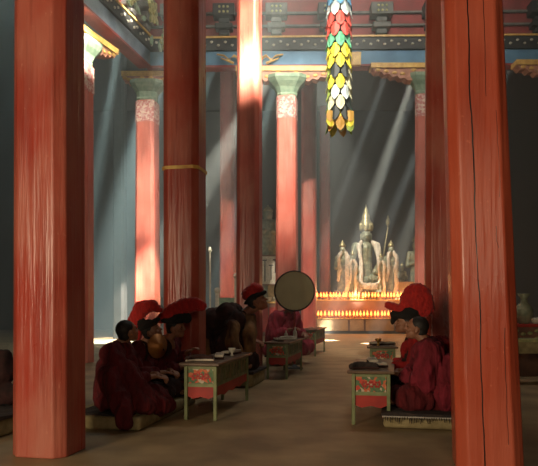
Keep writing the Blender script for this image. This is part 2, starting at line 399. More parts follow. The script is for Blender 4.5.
# ------------------------------------------------------------------ painted beams and friezes
def studs(bm, x0, x1, z, y, n):
    for i in range(n):
        x = x0+(x1-x0)*(i+.5)/n
        ball(bm, (x, y, z+(.05 if i % 2 else -.03)), (.045, .03, .035), 1)
def frieze(label, loc, rz, x0, x1, n_br, beam_mat):
    t = thing('painted_beam', label, 'beam', loc, rz)
    bm = NB(); box(bm, x0, x1, -.14, .14, 7.12, 7.49); obj('beam_timber', bm, beam_mat, t)
    bm = NB(); box(bm, x0, x1, -.16, .16, 7.09, 7.14); obj('red_edging', bm, M['frieze'], t)
    bm = NB(); box(bm, x0, x1, -.2, .2, 7.50, 7.79); sb = obj('stud_band', bm, M['dark'], t)
    bm = NB(); studs(bm, x0, x1, 7.645, -.205, int((x1-x0)/.17)); obj('stud', bm, M['white'], sb)['kind'] = 'stuff'
    bm = NB(); box(bm, x0, x1, -.24, .2, 7.79, 7.83); obj('ledge', bm, M['gold'], t)
    bm = NB(); box(bm, x0, x1, -.05, .1, 7.83, 10.5); obj('frieze_board', bm, M['frieze'], t)
    for z in (8.1, 8.42, 8.95, 9.4):
        bm = NB(); box(bm, x0, x1, -.13, -.04, z, z+.05); obj('moulding', bm, M['greywood'], t)
    for i in range(n_br):
        x = x0+(x1-x0)*(i+.5)/n_br
        bm = NB(); box(bm, x-.13, x+.13, -.28, -.04, 7.85, 7.97); box(bm, x-.22, x+.22, -.34, -.04, 7.99, 8.12)
        box(bm, x-.13, x+.13, -.3, -.04, 8.14, 8.26); box(bm, x-.27, x+.27, -.4, -.04, 8.28, 8.58)
        q = obj('bracket', bm, M['dark'] if i % 2 else M['greywood'], t, bevel=.02)
        bm = NB()
        for a, b in ((-.1, 8.48), (.1, 8.48), (0, 8.36), (-.1, 8.36), (.1, 8.36), (0, 8.48)):
            ball(bm, (x+a, -.41, b), (.035, .02, .035), 1)
        obj('rosette', bm, M['gilt'], q)
    return t
frieze('blue painted cross beam with white-dotted band and red frieze above, spanning the back bays', (0, 16.05, 0), R(-2.2)*.5, -3.05, 8.6, 9, M['blue'])
side_dir = math.atan2(16.35-12.6, -3.1+4.0)
sb_root = frieze('grey-blue side beam receding from the upper left towards the corner pillar', (-3.05, 16.2, 0), math.atan2(3.35, .72), -9.6, -.22, 11, M['greyblue'])
# gilded flower carving lit by the sun, on the side frieze
t = thing('gilded_carving', 'gilded leafy flower carving lit by the sun at the upper left', 'carving', P(128, 14, 14.6)+Vector((.40, -.08, 0)), math.atan2(3.35, .72))
def leaf(bm, a, r0, r1, wd, y=0, z0=0, x0=0, dep=.02):
    ca, sa = math.cos(a), math.sin(a)
    pts = [(r0, 0), ((r0+r1)*.45, wd), ((r0+r1)*.7, wd*.8), (r1, 0), ((r0+r1)*.7, -wd*.8), ((r0+r1)*.45, -wd)]
    prism(bm, [(x0+p*ca-q*sa, z0+p*sa+q*ca) for p, q in pts], y-dep, y+dep)
for cx, cz in ((-.9, .05), (.25, .1), (1.0, -.3)):
    bm = NB()
    for k in range(8): leaf(bm, k*math.pi/4+cx, .06, .34 if k % 2 else .24, .07, -.1, cz, cx)
    ball(bm, (cx, -.13, cz), (.07, .05, .07), 2)
    obj('flower', bm, M['gilt'], t)
for k in range(9):
    bm = NB(); leaf(bm, k*.9, .1, .35, .06, -.06, -.25+.12*math.sin(k*2), -1.2+k*.3)
    obj('carved_leaf', bm, M['green'], t)
# small gold dragons flanking the centre pillar on the beam
for sx, lab in ((-1, 'gold cloud ornament on the blue beam, left of the sunlit pillar'), (1, 'gold cloud ornament on the blue beam, right of the sunlit pillar')):
    t = P(250+sx*21, 60, 15.85)
    bm = NB(); tube(bm, [(-.3*sx, 0, .0), (-.12*sx, -.02, .10), (0, -.02, .0), (.12*sx, -.02, .10), (.3*sx, 0, .14)], .045, 8, .02)
    tube(bm, [(-.12*sx, 0, -.08), (.05*sx, -.02, -.02), (.2*sx, -.02, .04)], .035, 8, .015)
    o = obj('cloud_ornament', bm, M['gold'], smooth=True); o.location = t; tag(o, lab, 'ornament')
bm = NB(); box(bm, -.12, .12, -.05, .05, -.17, .17); o = obj('gold_plaque', bm, M['gold'], bevel=.02); o.location = P(356, 59, 15.75); tag(o, 'small gold plaque on the blue beam beside the hanging banner', 'plaque')

# ------------------------------------------------------------------ hanging banner of overlapping silk tongues
BX = P(339, 60, 11.0)
t = thing('hanging_banner', 'long tubular banner of many coloured silk tongues hanging from above', 'banner', (BX.x, BX.y, 0))
ztop, zbot = 10.5, 4.02
bm = NB(); tube(bm, [(0, 0, 6.2), (0, 0, 10.55)], .012); obj('cord', bm, M['b_amber'], t)
bm = NB(); lathe(bm, [(.05, 4.5), (.14, 4.5), (.15, 6.45), (.17, 6.5), (.17, 6.6), (.05, 6.65)], 12); obj('inner_tube', bm, M['dark'], t, True)
def tongue(bm, cx, cy, a, z, wd, ln, tilt=.05):
    ca, sa = math.cos(a), math.sin(a); f = []; b = []
    out = Vector((ca, sa, 0)); side = Vector((-sa, ca, 0))
    pts = [(-.5, 0), (-.5, -.55), (-.34, -.80), (0, -1), (.34, -.80), (.5, -.55), (.5, 0), (0, 0)]
    for p, q in pts:
        base = Vector((cx, cy, z))+side*p*wd+out*(tilt*(-q)+.03*(1-(2*p)**2))+Vector((0, 0, q*ln))
        f.append(bm.verts.new(base+out*.004)); b.append(bm.verts.new(base-out*.004))
    bm.faces.new(f); bm.faces.new(b[::-1])
    for i in range(len(pts)): j = (i+1) % len(pts); bm.faces.new((f[i], f[j], b[j], b[i]))
top = ['sky', 'pale', 'red', 'red', 'green', 'yellow', 'yellow']
lower = [('cream', 'black', 'leaf'), ('cream', 'cream', 'yellow'), ('pale', 'leaf', 'cream'), ('black', 'cream', 'green'), ('yellow', 'cream', 'black'), ('amber', 'leaf', 'yellow')]
for ri in range(13):
    z = 6.50-.178*ri
    for k in range(7):
        a = -math.pi/2+2*math.pi*(k+.5*(ri % 2))/7
        key = top[ri] if ri < 7 else lower[ri-7][(k*2+ri) % 3]
        bm = NB(); tongue(bm, .165*math.cos(a), .165*math.sin(a), a, z, .15, .26, .04)
        obj('silk_tongue', bm, M['b_'+key], t)
for cx, n in ((-.16, 2), (.02, 3), (.17, 3)):       # three tails at the foot
    for i in range(n):
        bm = NB(); tongue(bm, cx, -.14, -math.pi/2, 4.36-i*.085+.1, .13, .2, .02)
        obj('silk_tail', bm, M['b_'+['amber', 'yellow', 'leaf', 'cream'][(i+int(cx*50)) % 4]], t)

# ------------------------------------------------------------------ prayer tables
def prayer_table(label, loc, rz, wx=.34, ly=1.44, h=.58, group=None):
    """near left foot at origin, long side along +Y"""
    t = thing('prayer_table', label, 'table', loc, rz)
    lg = .035; bz0 = h-.245; bz1 = h-.03
    bm = NB(); box(bm, -.04, wx+.04, -.05, ly+.05, h-.03, h); obj('tabletop', bm, M['ttop'], t, bevel=.008)
    for x in (0, wx-lg):
        for y in (0, ly-lg):
            bm = NB(); box(bm, x, x+lg, y, y+lg, 0, h-.03); obj('leg', bm, M['tgreen'], t, bevel=.005)
    bm = NB()
    box(bm, lg, wx-lg, .012, .03, bz0, bz0+.035); box(bm, lg, wx-lg, .012, .03, bz1-.035, bz1)
    box(bm, lg, wx-lg, ly-.03, ly-.012, bz0, bz1)
    for x in (.012, wx-.03):
        box(bm, x, x+.018, lg, ly-lg, bz0, bz0+.035); box(bm, x, x+.018, lg, ly-lg, bz1-.035, bz1)
        for i in range(5):
            y = lg+(ly-3*lg)*i/4; box(bm, x, x+.018, y, y+lg, bz0+.035, bz1-.035)
    obj('frame_rail', bm, M['tgreen'], t)
    bm = NB(); box(bm, lg+.005, wx-lg-.005, .02, .028, bz0+.03, bz1-.03); ep = obj('end_panel', bm, M['floral'], t)
    bm = NB()
    cxp = wx/2; czp = (bz0+bz1)/2
    for cx, cc in ((cxp-.06, 0), (cxp, .0), (cxp+.06, 0)):
        for k in range(6): leaf(bm, k*math.pi/3, .008, .036, .012, .018, czp+cc, cx, .004)
    obj('painted_flower', bm, M['tred'], ep)
    for x in (.018, wx-.026):
        for i in range(4):
            y0 = lg+(ly-3*lg)*i/4+lg; y1 = lg+(ly-3*lg)*(i+1)/4
            bm = NB(); box(bm, x, x+.008, y0, y1, bz0+.035, bz1-.035); obj('side_panel', bm, M['carve'], t)
    # red scalloped apron under the body on all four sides
    bm = NB(); za = bz0-.115
    prism(bm, [(lg, bz0), (wx-lg, bz0), (wx-lg, za+.02), (wx*.75, za-.005), (wx*.5, za+.015), (wx*.25, za-.005), (lg, za+.02)], .016, .026)
    pts = [(lg, bz0), (ly-lg, bz0), (ly-lg, za+.02)]+[(lg+(ly-2*lg)*(1-i/8), za+(.02 if i % 2 else -.005)) for i in range(1, 8)]+[(lg, za+.02)]
    for x in (.016, wx-.026): prism(bm, pts, x, x+.01, 'x')
    obj('apron', bm, M['tred'], t)
    return t
prayer_table('green painted prayer table with red apron, nearest of the left row', (-.858, 6.46, 0), YAW)
prayer_table('green prayer table with red apron below the round drum, second of the left row', (-.04, 10.1, 0), YAW*1.1)
prayer_table('small far green and red prayer table just left of the butter lamps', (.74, 14.7, 0), YAW*1.2, h=.62)
prayer_table('green prayer table with square flower panel, nearest of the right row', (.80, 6.2, 0), YAW, .37, 1.3, .53)
prayer_table('dark green prayer table behind the nearest one of the right row', (1.48, 9.4, 0), YAW, .37, 1.3, .56)

def on_table(o, tx, ty, rz0, u, v, z, rz=0):
    c, s = math.cos(rz0), math.sin(rz0); o.location = (tx+u*c-v*s, ty+u*s+v*c, z); o.rotation_euler = (0, 0, rz0+rz)
def prayer_book(label, T, u, v, z, rz, ln=.42, wd=.10, open_=True):
    t = thing('prayer_book', label, 'book'); on_table(t, *T, u, v, z, rz)
    bm = NB(); box(bm, -wd/2, wd/2, -ln/2, ln/2, .001, .022); obj('cover_board', bm, M['cloth_dark'], t, bevel=.003)
    bm = NB()
    for i in range(6):
        a = random.uniform(-.05, .05); box(bm, -wd/2+.006, wd/2-.006, -ln/2+.01, ln/2-.01, .023+i*.004, .0262+i*.004, Matrix.Rotation(a, 4, 'Z'))
    pg = obj('page', bm, M['paper'], t)
    bm = NB()
    for i in range(5): box(bm, -wd/2+.018+i*.014, -wd/2+.022+i*.014, -ln/2+.05, ln/2-.05, .0463+.001, .0478)
    obj('text_line', bm, M['ink'], pg)
    return t
T1 = (-.858, 6.46, YAW); T2 = (-.04, 10.1, YAW*1.1); T4 = (.80, 6.2, YAW); T5 = (1.48, 9.4, YAW)
prayer_book('loose-leaf prayer book with white pages in the middle of the nearest left table', T1, .20, .62, .581, .25)
prayer_book('second loose-leaf prayer book on the nearest left table, farther back', T1, .2, 1.15, .581, -.1)
prayer_book('loose-leaf prayer book with pale pages on the nearest right table', T4, .17, .30, .531, -1.2, .34)
prayer_book('prayer book on the nearest right table, behind the pale open one', T4, .17, .85, .531, .1)
prayer_book('pale prayer book on the table below the drum', T2, .12, .35, .581, .4)
prayer_book('prayer book on the farther right table', T5, .18, .35, .561, -.9)
def cloth_roll(label, T, u, v, z, rz, m1, m2):
    t = thing('folded_cloth', label, 'cloth'); on_table(t, *T, u, v, z, rz)
    bm = NB(); chain(bm, [(-.12, -.05, .03, .028), (-.05, .03, .035, .034), (.04, .05, .035, .034), (.13, 0, .03, .026)])
    merged('cloth_body', bm, .01, m1, t, .006, (30, 30, 20))
    bm = NB(); chain(bm, [(-.13, -.08, .014, .013), (-.04, -.02, .014, .013), (.06, -.01, .014, .013), (.15, -.05, .014, .012)])
    merged('cloth_edge', bm, .006, m2, t)
    return t
cloth_roll('dark folded cloth with a white edge at the near end of the left table', T1, .1, .16, .58, .4, M['cloth_dark'], M['paper'])
cloth_roll('dark folded cloth at the near end of the right table', T4, .1, .12, .53, .2, M['rug'], M['cloth_dark'])
cloth_roll('pinkish white folded cloth on the table below the drum', T2, .2, .75, .58, .2, M['paper'], M['silk'])
def cup(label, loc, s=1, m=None):
    bm = NB(); lathe(bm, [(.022, 0), (.024, .008), (.012, .02), (.014, .04), (.036, .062), (.042, .09), (.037, .09), (.02, .07)], 14)
    for v in bm.verts: v.co *= s
    o = obj('cup', bm, m or M['white'], smooth=True); o.location = loc; tag(o, label, 'cup'); return o
o = cup('white tea cup on the nearest left table beside the prayer book', (0, 0, 0)); on_table(o, *T1, .27, .9, .581)
o = cup('brass tea cup on the farther right table', (0, 0, 0), 1.2, M['brass']); on_table(o, *T5, .12, .12, .561)
# bottles and lights on the table below the drum
for i, (u, v, hgt) in enumerate([(.28, 1.05, .16), (.24, 1.25, .20), (.1, 1.15, .14)]):
    bm = NB(); lathe(bm, [(.03, 0), (.035, .02), (.035, hgt*.6), (.012, hgt*.75), (.012, hgt), (.006, hgt)], 12)
    o = obj('bottle', bm, M['silk'], smooth=True); on_table(o, *T2, u, v, .581)
    tag(o, ['pale bottle at the far end of the drum table, nearest the aisle', 'tallest pale bottle on the drum table', 'short pale bottle at the back corner of the drum table'][i], 'bottle')

# ------------------------------------------------------------------ cushions and rugs
def mattress(label, loc, rz, wx, ly, h, fringe=True, cloth=None, rugw=1):
    t = thing('seat_cushion', label, 'cushion', loc, rz)
    bm = NB(); n = 10
    g = bmesh.ops.create_grid(bm, x_segments=10, y_segments=max(6, int(ly*8)), size=1)
    for v in g['verts']: v.co = Vector((v.co.x*wx/2, v.co.y*ly/2, h*.82+.02*noise.noise(Vector((v.co.x*5, v.co.y*ly*4, 1)))))
    r = bmesh.ops.extrude_face_region(bm, geom=bm.faces[:])
    for v in [q for q in r['geom'] if isinstance(q, bmesh.types.BMVert)]: v.co.z = .004
    obj('padding', bm, cloth or M['cushion'], t, bevel=.03, smooth=True)
    bm = NB()
    g = bmesh.ops.create_grid(bm, x_segments=10, y_segments=max(6, int(ly*8)), size=1)
    for v in g['verts']: v.co = Vector((v.co.x*(wx/2*rugw+.02), v.co.y*(ly/2+.02)*(.93 if rugw < 1 else 1), h*.93+.015*noise.noise(Vector((v.co.x*6, v.co.y*ly*5, 3)))))
    r = bmesh.ops.extrude_face_region(bm, geom=bm.faces[:])
    for v in [q for q in r['geom'] if isinstance(q, bmesh.types.BMVert)]: v.co.z = h*.78
    rg = obj('rug', bm, M['rug'], t)
    if fringe and rugw < 1: fringe = False
    if fringe:
        bm = NB()
        k = 0
        while k < wx/.022:
            x = -wx/2+k*.022; l = random.uniform(.03, .075)
            tube(bm, [(x, -ly/2-.022, h*.8), (x+random.uniform(-.01, .01), -ly/2-.035, h*.8-l)], .007, 5, .003); k += 1
        f = obj('fringe', bm, M['rug'], rg); f['kind'] = 'stuff'
        bm = NB(); box(bm, -wx/2-.01, wx/2+.01, -ly/2-.03, -ly/2-.018, h*.70, h*.78); obj('white_stripe', bm, M['stripe'], rg)
    return t
ML = mattress('pale quilted floor cushion with dark fringed rug under the left row of monks', (-1.44, 6.76, 0), YAW, .86, 1.7, .155, rugw=.55)
MR = mattress('pale floor cushion with black fringed rug and white stripe under the right monks', (1.72, 6.85, 0), YAW, .95, 1.9, .16)
mattress('low cushion under the stooping monk in the middle of the left row', (-.50, 9.5, 0), YAW, .72, .9, .24, False)
mattress('low cushion under the monk beside the round drum', (.30, 12.75, 0), YAW, .60, .75, .2, False)
mattress('dark rug-covered cushion at the left edge, behind the nearest left pillar', (-2.62, 6.1, 0), YAW, .75, 1.2, .2)
bm = NB(); chain(bm, [(-.1, 0, .12, .12), (0, .05, .3, .13), (.02, .05, .45, .08)]); chain(bm, [(-.2, -.05, .1, .1), (.2, .02, .1, .1)])
o = merged('folded_cloak', bm, .02, M['robe_dark'], None, .02, (9, 9, 4)); o.location = (-2.62, 6.2, .20)
tag(o, 'heap of black cloak on the cushion at the left edge', 'cloak')

# ------------------------------------------------------------------ people
def head_blobs(bm, mx):
    """mx: 4x4 head frame, face towards +Y"""
    def b(c, r, s=2): ball(bm, mx @ Vector(c), r, s, mx.to_3x3())
    b((0, -.005, .02), (.076, .096, .095), 3); b((0, .03, -.045), (.056, .062, .062)); b((0, .065, -.088), (.026, .022, .020))
    b((0, .098, -.012), (.012, .018, .022), 1); b((0, .108, -.025), (.016, .014, .011), 1); b((0, .09, .02), (.011, .012, .03), 1)
    b((.032, .080, .026), (.024, .014, .010), 1); b((-.032, .080, .026), (.024, .014, .010), 1)
    b((.042, .068, -.028), (.024, .022, .022), 1); b((-.042, .068, -.028), (.024, .022, .022), 1)
    b((0, .088, -.055), (.024, .012, .006), 1); b((0, .086, -.067), (.020, .012, .007), 1)
    for s in (-1, 1):
        b((s*.080, -.008, -.008), (.010, .022, .034), 1); b((s*.078, 0, -.035), (.009, .012, .014), 1)
def hand(bm, w, d, up, side, curl=.6):
    """w wrist, d finger direction, up back of hand, side thumb side"""
    w = Vector(w); d = Vector(d).normalized(); up = Vector(up); up = (up-d*up.dot(d)).normalized(); x = d.cross(up)*side
    for i in range(4):
        off = (i-1.5)*.019
        chain(bm, [(*(w+x*off*.6), .017), (*(w+d*.085-x*off), .0135)], .5)
    for i, ln in enumerate((.068, .078, .073, .056)):
        base = w+d*.088-x*(-(i-1.5))*.0195*-1
        a = 0; p = base; pts = [(*p, .0105)]
        for j, fr in enumerate((.45, .32, .23)):
            a += curl*(.6+.25*j); p = p+(d*math.cos(a)-up*math.sin(a))*ln*fr; pts.append((*p, .0100-.0008*j))
        chain(bm, pts, .5)
    p = w+d*.025+x*-.026*-1
    chain(bm, [(*p, .014), (*(p+x*.024+d*.028-up*.008), .012), (*(p+x*.028+d*.055-up*.02), .010)], .5)
def person(label, loc, face, s=1.0, lean=.10, twist=0, head=(0, 0), hands=None, robe='robe', shawl='robe_red', hat=None, bare_arm=True,
           seed=1, tail=None, elbows=None, patch=None, extra_robe=None, knees=.30):
    """face: direction the person looks in plan (radians, 0 = +X)"""
    t = thing('person', label, 'person', loc, face-math.pi/2); t.scale = (s, s, s)
    def L(x, y, z): return Vector((x, y+lean*max(0, z-.1)/.6, z))
    hc = L(0, .06, .715)
    hm_ = Matrix.Translation(hc) @ Matrix.Rotation(head[0], 4, 'Z') @ Matrix.Rotation(-head[1], 4, 'X')
    hands = hands or [((-.10, .36, .30), (.5, .8, -.2), (0, .2, 1)), ((.10, .36, .30), (-.5, .8, -.2), (0, .2, 1))]
    elbows = elbows or [(-.27, .10, .27), (.27, .10, .27)]
    # --- body: one continuous skin
    bm = NB(); head_blobs(bm, hm_)
    chain(bm, [(*(hc+Vector((0, -.02, -.05))), .054), (*L(0, .0, .60), .055), (*L(0, -.01, .54), .075)])
    chain(bm, [(*L(0, 0, .52), .11), (*L(0, .0, .34), .13), (0, 0, .13, .14)])
    chain(bm, [(*L(-.16, 0, .54), .058), (*L(0, 0, .55), .07), (*L(.16, 0, .54), .058)])
    for i, sd in enumerate((-1, 1)):
        e = Vector(elbows[i]); h, dr, up = hands[i]
        chain(bm, [(*L(sd*.175, 0, .53), .052), (*e, .040), (*h, .026)])
        hand(bm, h, dr, up, 1 if sd < 0 else -1)
        chain(bm, [(sd*.10, .02, .10, .085), (sd*knees, .24, .10, .062), (-sd*.10, .34, .055, .040), (-sd*.17, .36, .04, .032)])
    merged('body', bm, .0075, M['skin'], t, smooth=1)
    for sd in (-1, 1):
        bm = NB(); ball(bm, hm_ @ Vector((sd*.032, .083, .006)), (.013, .006, .005), 1, hm_.to_3x3()); obj('eye', bm, M['eye'], t)
    # --- hair: cropped cap following the skull
    bm = NB(); ball(bm, hm_ @ Vector((0, -.016, .036)), (.081, .094, .088), 3, hm_.to_3x3()); ball(bm, hm_ @ Vector((0, -.045, -.01)), (.068, .062, .07), 2, hm_.to_3x3())
    merged('hair', bm, .009, M['hair'], t, smooth=1)
    # --- robe: skirt over crossed legs and body of the vest
    bm = NB()
    chain(bm, [(*L(0, -.01, .50), .125), (*L(0, 0, .36), .155), (0, 0, .17, .185)])
    chain(bm, [(*L(-.13, -.01, .51), .085), (*L(.13, -.01, .51), .085)])
    for sd in (-1, 1):
        chain(bm, [(sd*.10, .0, .14, .135), (sd*knees, .22, .105, .10), (sd*.05, .33, .085, .082)])
        chain(bm, [(sd*.20, -.10, .07, .07), (sd*(knees+.04), .20, .06, .06), (0, .36, .06, .06)])
    chain(bm, [(-.2, .12, .09, .09), (.2, .12, .09, .09)]); chain(bm, [(-.16, .22, .09, .085), (.16, .22, .09, .085)])
    if extra_robe: 
        for c in extra_robe: chain(bm, c)
    merged('robe', bm, .013, M[robe], t, .024, (10, 10, 2.6), 2, seed)
    # --- shawl: wrapped over the back, left shoulder and down the arms
    bm = NB()
    for i, sd in enumerate((-1, 1)):
        e = Vector(elbows[i]); h = Vector(hands[i][0])
        f = e.lerp(h, .62)
        chain(bm, [(*L(sd*.15, -.02, .535), .088), (*(e+Vector((0, -.01, 0))), .078), (*f, .060)])
        chain(bm, [(*L(sd*.17, -.05, .46), .085), (*(e+Vector((-sd*.03, -.04, -.06))), .085)])
    chain(bm, [(*L(-.14, -.06, .50), .095), (*L(.14, -.06, .50), .095)]); chain(bm, [(*L(-.12, -.08, .36), .11), (*L(.12, -.08, .36), .11)])
    chain(bm, [(*L(-.15, .03, .54), .07), (*L(.02, .10, .42), .07), (*L(.16, .09, .28), .075)])
    if tail:
        for c in tail: chain(bm, c)
    merged('shawl', bm, .013, M[shawl], t, .026, (8, 8, 2.6), 1, seed+5)
    if patch:
        bm = NB()
        for c in patch: chain(bm, c)
        merged('lining', bm, .014, M['ochre'], t, .012, (14, 14, 5), 2, seed+2)
    # --- hat
    if hat:
        bm = NB()
        for c in hat['black']:
            for q, r in c:
                ball(bm, hm_ @ Vector((0, q[0], q[1])), (r[0], r[1], r[2]), 2, hm_.to_3x3())
        hb = merged('hat_band', bm, .011, M['hat_black'], t, smooth=2)
        bm = NB()
        for pts in hat['red']:
            for (a, b) in zip(pts, pts[1:]):
                n = 6
                for i in range(n+1):
                    u = i/n; y = a[0]*(1-u)+b[0]*u; z = a[1]*(1-u)+b[1]*u; r = a[2]*(1-u)+b[2]*u; tx = a[3]*(1-u)+b[3]*u
                    ball(bm, hm_ @ Vector((0, y, z)), (tx, r, r), 2, hm_.to_3x3())
        merged('hat_crest', bm, .011, M['hat_red'], t, .010, (34, 34, 34), 1, seed)
    return t
VR = YAW                       # facing across the aisle, to the right
VL = YAW+math.pi               # facing left
hat_arc = {'black': [[((0, .075), (.092, .108, .055)), ((-.03, .11), (.07, .10, .05)), ((-.06, .16), (.045, .06, .06)), ((.10, .09), (.06, .06, .03))]],
           'red': [[(-.17, .05, .05, .04), (-.13, .20, .075, .045), (.02, .285, .085, .05), (.15, .25, .06, .045), (.20, .16, .03, .03)]]}
hat_long = {'black': [[((0, .08), (.092, .112, .055)), ((.06, .12), (.05, .13, .06)), ((.14, .10), (.05, .06, .065)), ((-.10, .10), (.06, .07, .035))]],
            'red': [[(-.16, .12, .05, .035), (-.02, .19, .085, .045), (.14, .235, .09, .045), (.26, .24, .075, .035), (.33, .21, .05, .03)]]}
hat_mane = {'black': [[((0, .075), (.096, .112, .07)), ((-.08, .03), (.085, .08, .10)), ((.10, .06), (.07, .08, .05)), ((.13, .01), (.03, .03, .06)), ((-.02, .12), (.07, .10, .06)), ((-.13, -.02), (.09, .07, .11))]],
            'red': [[(-.12, .20, .11, .055), (-.04, .27, .15, .06), (.0, .24, .12, .06)], [(.09, .125, .045, .05), (.22, .135, .032, .03)]]}
hat_cap = {'black': [[((0, .06), (.094, .112, .05)), ((.10, .055), (.06, .05, .025)), ((-.09, .05), (.06, .05, .025))]],
             'red': [[(-.05, .12, .07, .065), (.04, .13, .075, .07), (.08, .11, .05, .06)]]}
hat_small = {'black': [[((0, .07), (.094, .112, .055)), ((.10, .06), (.06, .05, .03)), ((-.09, .06), (.06, .05, .03))]],
             'red': [[(-.06, .16, .09, .07), (.05, .19, .10, .075), (.09, .16, .06, .06)]]}
person('person in maroon robe with bare cropped head, back turned, kneeling at left front',
       (-1.50, 6.35, .15), VR+R(14), 1.04, .03, head=(R(38), R(-20)), seed=1, shawl='robe', robe='robe',
       tail=[[(-.12, -.10, .35, .12), (-.20, -.12, .12, .14), (-.12, -.14, .0, .10)], [(.24, -.02, .32, .12), (.33, .06, .18, .11), (.44, .12, .04, .075), (.49, .15, -.08, .05)], [(.2, .1, .36, .11), (.26, .2, .2, .12), (.3, .3, .08, .1)]],
       extra_robe=[[(.15, .3, .1, .1), (.1, .42, .03, .09)], [(-.1, .34, .1, .1), (-.1, .45, .0, .08)]])
person('person with upright red crest hat, head bowed, between two others left of the table',
       (-1.44, 6.94, .15), VR, 1.0, .12, head=(0, R(-30)), seed=2, hat=hat_arc, robe='robe_dark', shawl='robe')
person('person with long flaring red crest and black brim, in front of the strapped pillar',
       (-1.30, 7.38, .15), VR, 1.04, .16, head=(0, R(-6)), seed=3, hat=hat_long, robe='robe_dark', shawl='robe',
       hands=[((-.03, .36, .46), (.2, .8, .4), (0, -.4, 1)), ((.10, .36, .30), (-.5, .8, -.2), (0, .2, 1))], elbows=[(-.24, .18, .30), (.27, .10, .27)])
person('person stooping in black and ochre cloak with rounded red hat, left of the drum',
       (-.72, 9.5, .235), VR, 1.36, .34, head=(0, R(-28)), seed=4, hat=hat_cap, robe='robe_dark', shawl='robe_dark',
       patch=[[(.24, .20, .46, .075), (.31, .20, .30, .07), (.24, .26, .12, .09)], [(.08, .34, .52, .07), (.16, .36, .38, .08), (.22, .38, .24, .06)], [(.22, -.12, .12, .10), (.24, -.1, .3, .07)]],
       tail=[[(-.2, -.15, .35, .12), (-.28, -.16, .12, .12)], [(.2, -.15, .35, .12), (.2, -.16, .12, .12)], [(-.14, .10, .60, .10), (.14, .10, .60, .10)], [(-.14, -.04, .52, .12), (.14, -.04, .52, .12)]])
person('person in wine red robes seated behind the round drum',
       (.24, 12.75, .195), VR-R(35), 1.40, .16, head=(0, R(-6)), seed=5, hat=hat_small, robe='robe_rose', shawl='robe_rose',
       hands=[((-.10, .36, .30), (.5, .8, -.2), (0, .2, 1)), ((.12, .30, .36), (-.2, .9, .2), (0, .2, 1))])
person('bareheaded person in wine red shawl, facing left at the right front table',
       (1.66, 6.42, .155), VL-R(8), 1.07, .10, head=(R(0), R(-12)), seed=6, robe='robe', shawl='robe_purple',
       tail=[[(.1, -.12, .35, .13), (.2, -.14, .12, .14)], [(.25, .0, .3, .1), (.30, .05, .06, .1)], [(-.1, -.12, .35, .13), (-.2, -.14, .12, .14)]])
person('person in crimson with big rounded red crest hat, behind the bareheaded one on the right',
       (1.72, 7.05, .155), VL, 1.12, .12, head=(R(0), R(-14)), seed=7, tail=[[(.1, -.14, .45, .14), (.1, -.2, .12, .16)], [(-.15, -.14, .45, .14), (-.15, -.22, .12, .16)]], hat=hat_mane, robe='robe_dark', shawl='robe_red')

# cymbal held up by the monk with the long crest
t = thing('cymbal', 'orange-brown brass cymbal held up between the left monks', 'cymbal', P(158, 346, 6.72))
bm = NB(); lathe(bm, [(.012, .05), (.04, .045), (.055, .012), (.13, -.004), (.13, -.010), (.055, .002), (.03, .03), (.008, .035)], 28)
bm.transform(Matrix.Rotation(R(90), 4, 'X') @ Matrix.Rotation(R(15), 4, 'Y')); q = obj('disc', bm, M['copper'], t, True); q.scale = (.6, 1, 1)
q.rotation_euler = (0, 0, R(35)); q.scale = (1, 1, 1)
bm = NB(); tube(bm, [(0, -.03, 0), (.03, .02, -.01), (.05, .06, -.05)], .010); obj('strap', bm, M['cloth_dark'], t)

# ------------------------------------------------------------------ round drum on a pole
DC = P(294.5, 291, 11.75)
t = thing('round_drum', 'large round green-skinned drum on a pole, upright in the middle of the hall', 'drum', (DC.x, DC.y, 0))
bm = NB(); lathe(bm, [(.01, -.075), (.35, -.07), (.352, -.03), (.352, .03), (.35, .07), (.01, .075)], 48); bm.transform(Matrix.Rotation(R(90), 4, 'X')); bm.transform(Matrix.Translation((0, 0, DC.z)))
obj('drum_skin', bm, M['drumskin'], t)
bm = NB(); lathe(bm, [(.355, -.06), (.372, -.066), (.378, 0), (.372, .066), (.355, .06)], 48); bm.transform(Matrix.Rotation(R(90), 4, 'X')); bm.transform(Matrix.Translation((0, 0, DC.z)))
obj('rim', bm, M['dark'], t, True)
bm = NB()
for k in range(28):
    a = 2*math.pi*k/28
    for sy in (-1, 1): ball(bm, (.345*math.cos(a), sy*.074, DC.z+.345*math.sin(a)), .009, 1)
obj('nail', bm, M['brass'], t)['kind'] = 'stuff'
bm = NB(); tube(bm, [(0, 0, .03), (0, 0, DC.z-.34)], .022, 10, .018); obj('pole', bm, M['tred'], t)
bm = NB(); lathe(bm, [(.16, 0), (.16, .02), (.05, .045), (.03, .08), (.01, .08)], 20); obj('foot', bm, M['dark'], t, True)

# ------------------------------------------------------------------ altar with butter lamps
AX0, AX1 = P(316.5, 0, 26.5).x, P(416, 0, 26.5).x; AY = 26.5
t = thing('altar_table', 'long stepped altar with tan cloth front at the end of the aisle', 'altar', (AX0, AY, 0))
W_ = AX1-AX0
za = [H+(HY-y)/F*AY for y in (331, 318.5, 299.5)]
bm = NB(); box(bm, 0, W_, 0, .5, .0, za[1]-.03); obj('lower_step', bm, M['altar_wood'], t, bevel=.02)
bm = NB(); box(bm, -.02, W_+.02, .5, 1.3, 0, za[2]-.03+.02); obj('upper_step', bm, M['altar_wood'], t, bevel=.02)
bm = NB(); box(bm, -.03, W_+.03, -.04, .52, za[1]-.035, za[1]); obj('lower_shelf', bm, M['gold'], t, bevel=.008)
bm = NB(); box(bm, -.05, W_+.05, .46, 1.34, za[2]-.035, za[2]); obj('upper_shelf', bm, M['gold'], t, bevel=.008)
